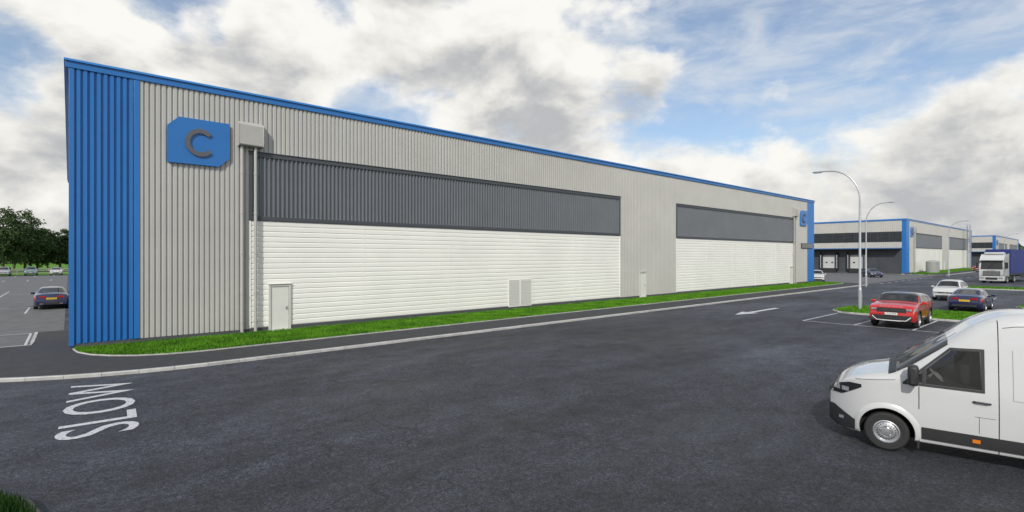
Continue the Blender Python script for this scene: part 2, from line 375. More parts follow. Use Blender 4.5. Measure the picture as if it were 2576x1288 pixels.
def hopper(B,a):
    h=empty('rainwater_hopper',parent=B)
    mb=MB()
    prof=[(0.05,8.45),(.36,8.45),(.40,8.5),(.40,9.38),(.05,9.58)]
    vs=[(a,-o,z) for o,z in prof]+[(a+1.02,-o,z) for o,z in prof]; n=5
    mb.add(vs,[(i,(i+1)%n,n+(i+1)%n,n+i) for i in range(n)]+[tuple(range(n)),tuple(range(2*n-1,n-1,-1))])
    obj('hopper_box',mb,M['pipe'],h,bevel=.015)
    for px in (a+.16,a+.72):
        mb=MB(); mb.tube([(px,-.2,8.5),(px,-.2,.05)],.07,14)
        for z in (7.2,5.4,3.6,1.8,.5): mb.tube([(px,-.2,z),(px,-.2,z+.09)],.082,14); mb.box(px-.03,px+.03,-.2,-.03,z+.02,z+.07)
        obj('downpipe',mb,M['pipe'],h)
def warehouse(s,label,end=False,Lb=75.4,depth=40):
    B=empty('warehouse',(*W(s,25.49),0),TH,label=label,category='warehouse')
    mb=MB(); mb.box(.03,Lb-.03,.03,depth,-.1,HB+.1); obj('wall',mb,M['grey'],B)
    mb=MB(); 
    mb.add([(0,0,HB+.1),(Lb,0,HB+.1),(Lb,depth,HB+.1),(0,depth,HB+.1),(0,depth/2,HB+.15),(Lb,depth/2,HB+.15)],[(0,1,5,4),(4,5,2,3)])
    obj('roof',mb,M['roof'],B)
    A=FR
    for a in ((2.26,6.17,.18,HB),(6.17,33.5,8.27,HB),(33.5,41.7,.18,HB),(41.7,68.8,8.27,HB),(68.8,73.15,.18,HB)): obj('grey_cladding',corr_v(*a,A),M['grey'],B)
    obj('blue_cladding',corr_v(.14,1.95,.18,HB,A,pitch=.2,depth=.07),M['blue'],B); obj('blue_cladding',corr_v(73.35,75.25,.18,HB,A,depth=.07),M['blue'],B)
    for a in ((-.02,.14,-.02,.085,.1,HB),(1.95,2.14,-.02,.085,.18,HB),(73.15,73.35,-.02,.085,.18,HB),(75.25,75.42,-.02,.085,.18,HB)): bxo('blue_corner_trim',M['blue'],B,A,*a,bevel=.008)
    for a in ((2.14,2.26,-.02,.055,.18,HB),(6.05,6.17,-.02,.06,.18,8.27)): bxo('grey_trim',M['grey'],B,A,*a,bevel=.006)
    for a0,a1 in ((6.17,33.5),(41.7,68.8)):
        obj('dark_cladding_band',corr_v(a0+.16,a1-.1,5.32,8.06,A,pitch=.2,depth=.08,base=-.02,prof=(.42,.50,.74)),M['dark'],B)
        fr=MB(); bx(fr,A,a0,a1,-.02,.085,8.06,8.25); bx(fr,A,a0,a1,-.02,.085,5.14,5.32); bx(fr,A,a0,a0+.16,-.02,.08,5.32,8.06); bx(fr,A,a1-.1,a1,-.02,.08,5.32,8.06)
        bx(fr,A,a0-.02,a1+.02,.0,.12,8.252,8.29)
        obj('band_frame',fr,M['darkframe'],B,bevel=.006)
        k=5; w=(a1-a0-.16)/k
        for j in range(k): obj('white_cladding',corr_h(a0+.1+j*w+(.008 if j else 0),a0+.1+(j+1)*w-(.008 if j<k-1 else 0),.2,5.12,A),M['white'],B)
        for j in range(1,k): bxo('joint_cover',M['white'],B,A,a0+.1+j*w-.03,a0+.1+j*w+.03,.0,.034,.2,5.12)
        bxo('white_trim',M['white'],B,A,a0,a0+.1,-.02,.05,.2,5.12,bevel=.005); bxo('white_trim',M['white'],B,A,a1-.06,a1,-.02,.05,.2,5.12,bevel=.005)
    bxo('plinth',M['plinth'],B,A,-.03,Lb+.03,-.02,.05,-.1,.18)
    if end: bxo('plinth',M['plinth'],B,EN,.03,depth,-.02,.05,-.1,.18)
    mb=MB(); bx(mb,A,-.12,Lb+.12,-.02,.11,HB,HB+.24,0); bx(mb,A,-.16,Lb+.16,-.3,.17,HB+.242,HB+.33,1)
    mb.box(-.12,-.02,.02,depth,HB,HB+.24,0); mb.box(-.16,.2,.3,depth,HB+.242,HB+.33,1)
    obj('fascia',mb,[M['blue'],M['bluecap']],B,bevel=.01)
    door(B,7.11); door(B,36.18,.72); door(B,67.4,.8)
    lv=empty('louvre_vent',parent=B)
    for a0 in (21.69,22.73):
        mb=MB(); bx(mb,A,a0,a0+.05,0,.055,.16,1.96); bx(mb,A,a0+.97,a0+1.02,0,.055,.16,1.96); bx(mb,A,a0+.051,a0+.969,0,.055,1.91,1.96); bx(mb,A,a0+.051,a0+.969,0,.055,.16,.21)
        obj('frame',mb,M['white'],lv); mb=MB()
        for i in range(16):
            z=.24+i*.104; mb.add([(a0+.05,-.032,z+.095),(a0+.97,-.032,z+.095),(a0+.97,-.062,z),(a0+.05,-.062,z)],[(0,1,2,3)])
        obj('louvre_slats',mb,M['framec'],lv)
    hopper(B,5.70); hopper(B,68.2)
    w=empty('window',parent=B)
    bxo('frame',M['darkframe'],w,A,71.0,74.7,.0,.14,4.5,5.16)
    mb=MB()
    for i in range(6): bx(mb,A,71.06+i*.61,71.06+i*.61+.54,.1,.15,4.56,5.10)
    obj('window_pane',mb,M['winband'],w)
    if not end:
        obj('blue_cladding',corr_v(.05,4,.18,HB,EN,depth=.02),M['blue'],B)
        obj('grey_cladding',corr_v(4,depth,.18,HB,EN,depth=.02),M['grey'],B)
    else:
        obj('blue_cladding',corr_v(.02,.7,.18,HB,EN,depth=.04),M['blue'],B)
        obj('grey_cladding',corr_v(.7,depth,8.4,HB,EN,pitch=.3,depth=.05),M['grey'],B); obj('grey_cladding',corr_v(.7,depth,5.15,6.3,EN,pitch=.3,depth=.05),M['grey'],B)
        bxo('blue_band',M['blue'],B,EN,.7,depth,-.02,.15,5.0,5.15); bxo('added_shade_canopy',M['darkwall'],B,EN,.7,depth,-.02,1.9,4.9,4.998)  # overhang above the docks is added to throw shade on them
        w=empty('window',parent=B); bxo('window_pane',M['winband'],w,EN,.7,depth,-.02,.02,6.3,8.4)
        mb=MB()
        for i in range(int((depth-.7)/2)+1): bx(mb,EN,.7+i*2,.76+i*2,.0,.05,6.3,8.4)
        bx(mb,EN,.7,depth,.0,.045,7.3,7.35); obj('frame',mb,M['darkwall'],w)
        bxo('dark_wall',M['darkwall'],B,EN,.7,depth,-.02,.03,.18,4.95)
        sd=empty('sectional_door',parent=B); mb=MB(); a0=.95
        for i in range(9): bx(mb,EN,a0,a0+3.5,.0,.08,.2+i*.5,.2+i*.5+.485)
        obj('door_panel',mb,M['darkwall'],sd,bevel=.01)
        for q in (a0-.12,a0+3.51): bxo('frame',M['darkframe'],sd,EN,q,q+.11,0,.13,.1,4.8)
        a=7.0
        while a<depth-4:
            dk=empty('dock_door',parent=B)
            mb=MB()
            for i in range(6): bx(mb,EN,a,a+2.5,.0,.10,.9+i*.48,.9+i*.48+.47)
            obj('door_panel',mb,M['dockd'],dk,bevel=.01)
            for q in (.5,1.6): bxo('window_pane',M['glass'],dk,EN,a+q,a+q+.4,.1,.12,2.0,2.25)
            mb=MB(); bx(mb,EN,a-.5,a-.02,0,.6,.6,4.3); bx(mb,EN,a+2.52,a+3.0,0,.6,.6,4.3); bx(mb,EN,a-.5,a+3,.001,.6,3.8,4.302); obj('dock_shelter',mb,M['black'],dk)
            for q in (-.35,2.75): bxo('guide_stripe',M['paint'],dk,EN,a+q,a+q+.1,.6,.63,.9,3.7)
            mb=MB(); bx(mb,EN,a-.1,a+2.6,.02,.62,-.1,.85); obj('dock_leveller',mb,M['black'],dk)
            a+=5.15
    for a in (3.07,70.55):
        sg=obj('building_sign',(lambda m:(m.prismy([(0,0),(1.87,0),(2.28,.4),(2.28,1.92),(.41,1.92),(0,1.52)],-.12,0),m)[1])(MB()),M['blue'],None,(*W(s+a,25.49-.05),7.41),TH,bevel=.01,
          label='blue sign with cut corners and letter C on warehouse wall',category='sign',group='letter C building signs')
        mb=MB(); N=28; ro,ri=.59,.40
        ring=[]
        for i in range(N+1):
            t=math.radians(42+276*i/N); ring.append((math.cos(t),math.sin(t)))
        cx,cz=1.17,.93
        for i in range(N):
            p,q=ring[i],ring[i+1]
            pts=[(cx+.95*ro*p[0],cz+ro*p[1]),(cx+.95*ro*q[0],cz+ro*q[1]),(cx+.95*ri*q[0],cz+ri*q[1]),(cx+.95*ri*p[0],cz+ri*p[1])]
            mb.prismy(pts,-.19,-.121)
        obj('letter',mb,M['letter'],sg)
    return B
warehouse(0,'long grey ribbed warehouse with blue trim beside a grass verge')
B2=warehouse(124.5,'grey warehouse with loading docks and blue corner by the yard',end=True)
warehouse(250,'distant grey warehouse with blue roof edge',end=True)
mb=MB()
for y in (-1.0,-1.6):
    for x in (60,60.9,61.8): mb.tube([(x,y,0),(x,y,12.2)],.05,6)
for z in np.arange(.5,12,.9):
    mb.tube([(60,-1,z),(61.8,-1,z)],.04,5); mb.tube([(60,-1.6,z),(61.8,-1.6,z)],.04,5); mb.tube([(60,-1,z),(60,-1.6,z)],.04,5)
obj('access_ladder',mb,M['galv'],B2)
for i,x in enumerate((0,1.9)):
    mb=MB()
    prof=[(0,0),(.95,0)]
    for k in range(12):
        z=.1+k*.19; prof+=[(.95,z),(.99,z+.05),(.99,z+.12),(.95,z+.17)]
    prof+=[(.93,2.4),(.3,2.6),(0,2.62)]
    mb.lathe_y([(r,z) for r,z in prof],20)
    mb.v=[(v[0],-v[2],v[1]) for v in mb.v]
    obj('water_tank',mb,M['tank'],None,(*W(134+x,23.2),0),TH,label='grey ribbed round water tank beside the warehouse wall',category='tank',group='water tanks by the warehouse')
F_=empty('rail_fence',(*W(-45,134.5),RZ),TH,label='pale weathered timber rail fence along the grass field',category='fence')
for i in range(26):
    mb=MB(); mb.box(i*2.5-.07,i*2.5+.07,-.07,.07,0,1.25); obj('post',mb,M['timber'],F_)
for z in (.35,.7,1.05):
    mb=MB(); mb.box(-.2,62.7,-.11,-.072,z,z+.14); obj('rail',mb,M['timber'],F_)
# ------------------------------------------------------------ street lamps
def lamp(s,d,h,r,toward):
    L=empty('street_lamp',(*W(s,d),0),TH,label='tall galvanised street lamp with a curved arm',category='street lamp',group='street lamps along the road')
    mb=MB(); mb.tube([(0,0,-.1),(0,0,1.3)],.11,16); mb.tube([(0,0,1.3),(0,0,1.42),(0,0,h-2.2)],[.11,.078,.062],16); mb.box(-.05,.05,-.12,-.1,.35,1.0)
    obj('pole',mb,M['galv'],L)
    mb=MB(); pts=[(0,0,h-2.25)]; 
    for i in range(15):
        t=i/14*math.pi/2; pts.append((0,toward*(r-.75)*(1-math.cos(t)),h-2.2+2.15*math.sin(t)))
    pts.append((0,toward*(r-.45),h-.03)); mb.tube(pts,.05,10); obj('arm',mb,M['galv'],L)
    mb=MB(); n=10
    prof=[(0,.03),(.06,.07),(.2,.11),(.5,.12),(.68,.09),(.76,.02)]
    y0=r-.5; rows=[]
    for y,w in prof:
        rows.append([(w*math.cos(2*math.pi*k/n),toward*(y0+y),h-.03+.6*w*math.sin(2*math.pi*k/n)) for k in range(n+1)])
    mb.grid(rows); obj('lamp_head',mb,M['galv'],L)
    mb=MB()
    mb.prism([(.085*math.cos(2*math.pi*k/n),toward*(y0+.42)+.22*math.sin(2*math.pi*k/n)) for k in range(n)],h-.12,h-.07)
    mb.add([(.085*math.cos(2*math.pi*k/n),toward*(y0+.42)+.22*math.sin(2*math.pi*k/n),h-.12) for k in range(n)],[tuple(range(n))])
    obj('lamp_glass',mb,M['lens'],L)
lamp(39.3,10.5,9.35,2.6,1)
lamp(71.2,18.4,9.7,2.6,-1)
lamp(117,17.9,9.6,2.6,-1)
lamp(194,17.9,9.6,2.6,-1)
lamp(250,17.9,9.6,2.6,-1)
# ------------------------------------------------------------ vehicles
def interp(pts,dl):
    xs=[p[0] for p in pts]; ys=[p[1] for p in pts]
    return lambda x: float(sum(w*np.interp(x+o*dl,xs,ys) for o,w in ((-1,.12),(-.5,.23),(0,.3),(.5,.23),(1,.12))))
class Shell:
    def __init__(s,L,Wd,top,bot,belt,tumble=.3,af=.2,ar=.16,cf=.75,rail=.14,dl=.08,crown=.02,pw=2.6):
        s.L=L;s.W=Wd/2;s.top=interp(top,dl);s.bot=interp(bot,.05);s.belt=interp(belt,.1);s.tumble=tumble;s.af=af;s.ar=ar;s.cf=cf;s.rail=rail;s.crown=crown;s.pw=pw
    def hw(s,x):
        e=s.L/2; c=e-s.cf
        if x>c: return s.W*(1-s.af*((x-c)/s.cf)**s.pw)
        if x<-c: return s.W*(1-s.ar*((-x-c)/s.cf)**s.pw)
        return s.W
    def ctrl(s,x):
        w=s.hw(x);zt=s.top(x);zo=s.bot(x);zb=min(s.belt(x),zt-.06); zb=max(zb,zo+.1); h=max(zt-zb,.03)
        wr=w-s.tumble*h-.02; r=min(s.rail,.45*h); q=min(.16,.5*h+.05)
        return [(0,zo),(.86*w,zo),(w-.03,zo+.07),(w,zo+.5*(zb-zo)),(w-.02,zb),(wr,zt-r),(wr-q,zt-.035),(.5*wr,zt-.006),(0,zt+s.crown*.3)]
    def pt(s,x,v,sg=1):
        C=s.ctrl(x); i=min(int(v),7); t=v-i
        g=lambda k:(C[k] if 0<=k<=8 else ((-C[-k][0],C[-k][1]) if k<0 else (-C[16-k][0],C[16-k][1])))
        p0,p1,p2,p3=g(i-1),g(i),g(i+1),g(i+2); T=.35
        def f(a,b,c,d):
            m1=T*(c-a);m2=T*(d-b); return (2*t**3-3*t*t+1)*b+(t**3-2*t*t+t)*m1+(-2*t**3+3*t*t)*c+(t**3-t*t)*m2
        return Vector((x,sg*f(p0[0],p1[0],p2[0],p3[0]),f(p0[1],p1[1],p2[1],p3[1])))
    def vz(s,x,z):
        a,b=1.0,6.0
        for _ in range(22):
            m=(a+b)/2
            if s.pt(x,m).z<z: a=m
            else: b=m
        return (a+b)/2
    def body(s,nx=60,ns=4,mats=None):
        e=s.L/2; xs=[e*math.sin(math.pi*(i/nx-.5)) for i in range(nx+1)]
        rows=[]
        for x in xs:
            half=[s.pt(x,k/ns) for k in range(8*ns+1)]
            rows.append(half+[Vector((p.x,-p.y,p.z)) for p in half[-2:0:-1]])
        n=len(rows[0]); mb=MB(); vs=[p for r in rows for p in r]; fs=[]
        for i in range(nx):
            for j in range(n): fs.append((i*n+j,i*n+(j+1)%n,(i+1)*n+(j+1)%n,(i+1)*n+j))
        fs.append(tuple(range(n))[::-1]); fs.append(tuple(range(nx*n,nx*n+n))); mb.add(vs,fs); return mb
    def nrm(s,x,v,sg):
        e=.01; x1=min(x+e,s.L/2);x0=max(x-e,-s.L/2)
        a=s.pt(x1,v,sg)-s.pt(x0,v,sg); v1=min(v+.02,8);v0=max(v-.02,0); b=s.pt(x,v1,sg)-s.pt(x,v0,sg)
        n=a.cross(b)
        if n.length<1e-9: return Vector((0,0,1))
        n.normalize()
        if sg<0: n=-n
        return -n if n.dot(s.pt(x,v,sg)-Vector((x*.8,0,.7*s.top(0)*.6)))<0 else n
    def side(s,mb,x0,x1,v0,v1,sg,off=.006,nx=10,nv=5,m=0,sl0=0,sl1=0):
        rows=[]
        for j in range(nv+1):
            tv=j/nv; v=v0+(v1-v0)*tv; r=[]
            for i in range(nx+1):
                a=x0+sl0*tv; b=x1+sl1*tv; x=a+(b-a)*i/nx; r.append(s.pt(x,v,sg)+s.nrm(x,v,sg)*off)
            rows.append(r)
        mb.grid(rows,m)
    def sidez(s,mb,xs,zlo,zhi,sg,off=.006,nv=6,m=0):
        cols=[]
        for x in xs:
            a,b=zlo(x),zhi(x); c=[]
            for j in range(nv+1):
                v=s.vz(x,a+(b-a)*j/nv); c.append(s.pt(x,v,sg)+s.nrm(x,v,sg)*off)
            cols.append(c)
        mb.grid(cols,m)
    def over(s,mb,x0,x1,v0,off=.006,nx=10,nv=14,m=0):
        rows=[]
        for i in range(nx+1):
            x=x0+(x1-x0)*i/nx; r=[]
            for j in range(nv+1):
                t=-1+2*j/nv; v=8-(8-v0)*abs(t); sg=1 if t>=0 else -1
                r.append(s.pt(x,v,sg)+s.nrm(x,min(v,7.9),sg)*off)
            rows.append(r)
        mb.grid(rows,m)
def boolean_cut(o,mb):
    c=obj('cutter',mb,[M['well'],M['cabin']])
    import bmesh
    for ob in (c,o):
        bm=bmesh.new(); bm.from_mesh(ob.data); bmesh.ops.remove_doubles(bm,verts=bm.verts,dist=1e-5); bmesh.ops.recalc_face_normals(bm,faces=bm.faces); bm.to_mesh(ob.data); bm.free()
    m=o.modifiers.new('b','BOOLEAN'); m.operation='DIFFERENCE'; m.object=c; m.solver='EXACT'; m.material_mode='TRANSFER'
    bpy.context.view_layer.update()
    me=bpy.data.meshes.new_from_object(o.evaluated_get(bpy.context.evaluated_depsgraph_get()))
    o.modifiers.clear(); o.data=me; finish(me,40); bpy.data.objects.remove(c)
def cut_arches(o,wx,r,w,zc,extra=None):
    mb=MB()
    for x in wx:
        for sg in (1,-1):
            y0=sg*(w/2+.1);y1=sg*(w/2-.30); n=28
            vs=[(x+r*math.cos(2*math.pi*k/n),y0,zc+r*math.sin(2*math.pi*k/n)) for k in range(n)]+[(x+r*math.cos(2*math.pi*k/n),y1,zc+r*math.sin(2*math.pi*k/n)) for k in range(n)]
            fs=[(k,(k+1)%n,n+(k+1)%n,n+k) for k in range(n)]+[tuple(range(n))[::-1],tuple(range(n,2*n))]
            mb.add(vs,fs,0)
    if extra: extra(mb)
    boolean_cut(o,mb)
WC={}
def wheel_meshes(r,w,style):
    k=(r,w,style)
    if k in WC: return WC[k]
    ri=r*.70 if style!='steel' else r*.6
    mb=MB(); mb.lathe_y([(ri,w*.48),(r*.9,w*.5),(r*.975,w*.42),(r,w*.3),(r,-w*.3),(r*.975,-w*.42),(r*.9,-w*.5),(ri,-w*.48),(ri,w*.1)],36,closed=True)
    if style=='steel':
        mb.lathe_y([(r*.74,w*.505),(r*.76,w*.52),(r*.78,w*.505)],36)
    t=mesh_of('tyre',mb,[M['tyre']])
    mb=MB()
    if style=='steel':
        mb.lathe_y([(ri+.005,w*.47),(ri-.015,w*.5),(ri-.035,w*.42),(ri*.80,w*.36),(ri*.74,w*.40),(ri*.5,w*.43),(ri*.42,w*.36),(ri*.36,w*.36),(ri*.33,w*.46),(0,w*.48)],40)
        for i in range(20):
            a=2*math.pi*i/20; c=Vector((ri*.68*math.cos(a),0,ri*.68*math.sin(a)))
            u=Vector((math.cos(a),0,math.sin(a)));q=Vector((-math.sin(a),0,math.cos(a)))
            pts=[c+u*ri*.055*math.cos(b)+q*ri*.05*math.sin(b)+Vector((0,w*.425,0)) for b in np.linspace(0,2*math.pi,8,endpoint=False)]
            mb.add(pts,[tuple(range(8))],1)
        for i in range(5):
            a=2*math.pi*i/5+.3; c=Vector((ri*.42*math.cos(a),w*.36,ri*.42*math.sin(a))); mb.tube([c,c+Vector((0,.03,0))],.014,8)
    else:
        mb.lathe_y([(ri+.004,w*.47),(ri-.02,w*.49),(ri-.03,w*.3),(ri-.035,-w*.4)],32)
        mb.lathe_y([(ri-.03,w*.1),(0,w*.1)],24,1)
        N_=10 if style=='alloy' else 5
        for i in range(N_):
            for dq in ((0,) if N_==10 else (-.09,.09)):
                a=2*math.pi*i/N_+dq*1.2; u=Vector((math.cos(a),0,math.sin(a)));q=Vector((-math.sin(a),0,math.cos(a))); hw=ri*.07
                pts=[u*.04+q*hw,u*.04-q*hw,u*(ri-.02)-q*hw*.8,u*(ri-.02)+q*hw*.8]
                mb.add([p+Vector((0,w*.42,0)) for p in pts]+[p+Vector((0,w*.2,0)) for p in pts],[(0,1,2,3),(0,4,5,1),(1,5,6,2),(3,2,6,7),(0,3,7,4)])
        mb.lathe_y([(ri*.22,w*.2),(ri*.2,w*.44),(0,w*.46)],16)
    rm=mesh_of('rim',mb,[M['rim'],M['well']])
    WC[k]=(t,rm); return WC[k]
def add_wheels(root,wx,track,r,w,style,zc=None):
    t,rm=wheel_meshes(r,w,style)
    for x in wx:
        for sg in (1,-1):
            e=empty('wheel',(x,sg*track/2,zc or r),0 if sg>0 else math.pi,root)
            obj('tyre',t,None,e); obj('rim',rm,None,e)
def plate(root,x,z,txt,m,rear,w=.52,h=.115):
    p=empty('number_plate',(x,0,z),math.pi if rear else 0,root)
    mb=MB(); mb.box(-.012,.006,-w/2,w/2,-h/2,h/2); obj('plate',mb,m,p)
    text_obj('lettering',txt,w*.88,h*.62,M['black'],p,(.009,0,0),(math.pi/2,0,math.pi/2))
def split_box(root,name,m,*boxes,bevel=.0):
    mb=MB()
    for b in boxes: mb.box(*b)
    return obj(name,mb,m,root,bevel=bevel)
def set_paint(o,p):
    o.material_slots[0].link='OBJECT'; o.material_slots[0].material=p
def make_car(kind,paint_,front_plate=None,rear_plate=None,label=''):
    if kind=='sedan':
        L,Wd,H=4.85,1.83,1.46
        S=Shell(L,Wd,[(-2.43,.62),(-2.40,.98),(-2.2,1.06),(-1.75,1.10),(-.95,1.40),(-.3,1.46),(.2,1.44),(.5,1.36),(1.25,.99),(1.7,.93),(2.2,.78),(2.38,.62),(2.43,.5)],
            [(-2.43,.34),(-2.2,.24),(-1.6,.19),(1.6,.19),(2.2,.22),(2.43,.26)],[(-2.43,.9),(-1,.93),(1.3,.84),(2.43,.6)],tumble=.42,af=.24,ar=.15)
        wx=(1.42,-1.38);r=.335;sw=[(-1.25,-.42,0,0),(-.34,.42,0,0),(.50,1.05,0,-.1)];ws=(.42,1.22);rs=(-1.72,-1.0)
    elif kind=='suv':
        L,Wd,H=4.37,1.97,1.68
        S=Shell(L,Wd,[(-2.185,.7),(-2.15,1.05),(-2.0,1.30),(-1.80,1.55),(-1.3,1.63),(-.4,1.69),(.3,1.69),(.50,1.63),(.98,1.26),(1.5,1.21),(1.95,1.14),(2.12,1.06),(2.17,.93),(2.185,.6)],
            [(-2.185,.42),(-1.9,.34),(-1.4,.28),(1.5,.28),(2.0,.32),(2.185,.38)],[(-2.185,1.20),(-1,1.17),(1.2,1.10),(2.185,1.0)],tumble=.27,af=.11,ar=.11,cf=.5,pw=3)
        wx=(1.33,-1.32);r=.40;sw=[(-1.75,-1.05,.15,0),(-.97,-.1,0,0),(.0,.85,0,-.1)];ws=(.47,.97);rs=(-2.05,-1.78)
    else:
        L,Wd,H=4.42,1.81,1.62
        S=Shell(L,Wd,[(-2.21,.7),(-2.17,1.0),(-2.05,1.15),(-1.7,1.5),(-1.3,1.6),(-.3,1.64),(.3,1.62),(.6,1.52),(1.15,1.12),(1.7,1.05),(2.05,.94),(2.17,.8),(2.21,.6)],
            [(-2.21,.38),(-1.9,.27),(-1.4,.22),(1.5,.22),(2.0,.24),(2.21,.3)],[(-2.21,1.04),(-1,1.02),(1.2,.96),(2.21,.8)],tumble=.36,af=.18,ar=.15,cf=.65)
        wx=(1.32,-1.32);r=.345;sw=[(-1.8,-1.1,.15,0),(-1.02,-.1,0,0),(.0,1.0,0,-.1)];ws=(.55,1.14);rs=(-2.0,-1.68)
    root=empty('parked_car',label=label,category='car',group='cars parked on the estate')
    b=obj('body',S.body(),[paint_],root); cut_arches(b,wx,r+.055,Wd,r+.01); set_paint(b,paint_)
    mb=MB(); S.over(mb,ws[0],ws[1],5.75 if kind!='suv' else 5.35); obj('windscreen',mb,M['glass'],root)
    mb=MB(); S.over(mb,rs[0],rs[1],5.9); obj('rear_window',mb,M['glass'],root)
    if kind=='suv':
        mb=MB(); S.over(mb,-1.75,ws[0]-.005,4.95,nx=16,nv=20,off=.008); obj('roof_panel',mb,P_black,root)
    for sg in (1,-1):
        mb=MB()
        for x0,x1,a,c in sw: S.side(mb,x0,x1,4.12,4.93,sg,sl0=a,sl1=c)
        obj('side_window',mb,M['glass'],root)
        mb=MB(); 
        if kind=='suv': S.side(mb,L/2-.45,L/2-.02,3.60,3.98,sg,off=.012)
        else: S.side(mb,L/2-.5,L/2-.03,3.35,4.25,sg,off=.012)
        hz=(.89,.98) if kind=='suv' else (.60,.72)
        hw_=S.hw(L/2); mb.box(L/2-.01,L/2+.014,sg*(hw_-.19)-.15,sg*(hw_-.19)+.15,*hz)
        obj('headlight',mb,M['lens'],root)
        mb=MB(); S.side(mb,-L/2+.02,-L/2+.38,3.35,4.15,sg,off=.012); 
        mb.box(-L/2-.012,-L/2+.01,sg*.45-.17,sg*.45+.17,.80 if kind=='sedan' else .86,.92 if kind=='sedan' else 1.0)
        obj('tail_light',mb,M['red_lens'],root)
        mx=ws[1]-.22; y=S.hw(mx); zz=S.belt(mx)+.1
        mb=MB(); mb.box(mx-.06,mx+.06,sg*(y+.09)-.1,sg*(y+.09)+.1,zz-.06,zz+.08); mb.box(mx-.03,mx+.03,sg*(y-.02)-.06,sg*(y-.02)+.06,zz-.07,zz-.02)
        mr=obj('mirror',mb,[paint_],root,bevel=.03); set_paint(mr,paint_)
        mb=MB()
        for x in ((-1.05,-.04,1.0) if kind!='sedan' else (-1.2,-.38,.75)):
            S.side(mb,x,x+.012,2.2,4.1,sg,off=.003,nx=1,nv=8)
        obj('door_seam',mb,M['well'],root)
        mb=MB(); S.side(mb,wx[1]+r+.08,wx[0]-r-.08,1.6,2.35,sg,off=.008); obj('sill_trim',mb,M['black'],root)
        if kind=='suv':
            for cx in wx:
                mb=MB()
                pts=[(cx+(r+.075)*math.cos(math.radians(t)),sg*(S.hw(cx)-.004),r+.01+(r+.075)*math.sin(math.radians(t))) for t in range(-5,190,10)]
                mb.tube(pts,.028,6)
                obj('wheel_arch_trim',mb,M['black'],root)
    e=L/2
    if kind=='suv':
        split_box(root,'grille',M['black'],(e-.02,e+.022,-.60,.60,.80,1.0)); split_box(root,'lower_intake',M['black'],(e-.02,e+.02,-.84,.84,.38,.64))
        split_box(root,'skid_plate',M['platew'],(e-.02,e+.035,-.40,.40,.36,.40),bevel=.01)
        for sg in (1,-1):
            mb=MB(); mb.prismy([(e-.02,.38),(e+.03,.38),(e+.03,.41),(e-.02,.41)],sg*.40,sg*.60); mb.add([(e+.031,sg*.60,.38),(e+.031,sg*.60,.42),(e+.031,sg*.78,.60),(e+.031,sg*.81,.57)],[(0,1,2,3)])
            obj('fog_light_surround',mb,M['platew'],root)
        split_box(root,'grille_bar',M['chrome'],(e+.02,e+.03,-.52,.52,.90,.912))
        text_obj('lettering','RANGE ROVER',.95,.055,M['chrome'],root,(e-.02,0,1.075),(math.radians(55),0,math.pi/2))
    else:
        split_box(root,'grille',M['black'],(e-.02,e+.018,-.45,.45,.60,.70) if kind!='sedan' else (e-.02,e+.018,-.38,.38,.44,.53)); split_box(root,'lower_intake',M['black'],(e-.02,e+.016,-.62,.62,.30,.44))
        split_box(root,'badge',M['chrome'],(e+.01,e+.024,-.05,.05,.61,.69))
    split_box(root,'rear_diffuser',M['black'],(-e-.015,-e+.02,-.6,.6,.36,.50))
    for sg in (1,-1): split_box(root,'exhaust',M['chrome'],(-e-.03,-e+.02,sg*.5-.08,sg*.5+.08,.37,.43))
    if front_plate: plate(root,e+.04,.52 if kind!='suv' else .72,front_plate,M['platew'],False)
    if rear_plate: plate(root,-e-.02,.74 if kind=='sedan' else .72,rear_plate,M['platey'],True)
    add_wheels(root,wx,Wd-.24,r,.235,'alloy5' if kind=='suv' else 'alloy')
    return root
def place(root,s,d,heading_deg):
    root.location=(*W(s,d),RZ+.004); root.rotation_euler=(0,0,TH+math.radians(heading_deg))
def clone(root,p=None,label=None):
    kids={}
    for o in bpy.data.objects:
        if o.parent: kids.setdefault(o.parent,[]).append(o)
    def rec(o,par):
        c=o.copy(); sc.collection.objects.link(c)
        if par: c.parent=par
        for ch in list(kids.get(o,[])): rec(ch,c)
        if p and c.type=='MESH' and c.name.split('.')[0] in('body','mirror'): set_paint(c,p)
        return c
    n=rec(root,None)
    if label: n['label']=label
    return n
suv=make_car('suv',P_red,'LX20 PMR',None,'red compact SUV with black roof in a marked bay'); place(suv,31.05+2.185,7.0,181)
sed=make_car('sedan',P_blue,None,'GX20 GWA','dark blue saloon parked beyond the grass island'); place(sed,(42.0+2.5)*K,5.7*K,0)
hat=make_car('hatch',P_white,'GP20 KXA',None,'white crossover car parked facing the grass island'); place(hat,(51.5+2.2)*K,8.1*K,180)
c=clone(sed,None,'dark blue saloon parked nose-in beside the warehouse end'); place(c,-.95,(46.3+2.4),91)
c=clone(hat,P_teal,'grey green crossover parked at the far car park edge'); place(c,-5.4,131,-90)
c=clone(sed,P_white,'white saloon parked at the far car park edge'); place(c,-1.9,131,-90)
c=clone(hat,P_silver,'silver crossover parked at the far car park edge'); place(c,-9.0,131,-90)
c=clone(hat,P_white,'white car standing by the warehouse corner'); place(c,80.0,26.6,200)
c=clone(sed,P_blue,'blue saloon driving across the service yard'); place(c,104,26.0,215)
c=clone(suv,P_red,'red SUV on the road beside the second warehouse'); place(c,158,18.3,165)
c=clone(sed,P_silver,'silver saloon on the road beside the second warehouse'); place(c,176,16.5,180)
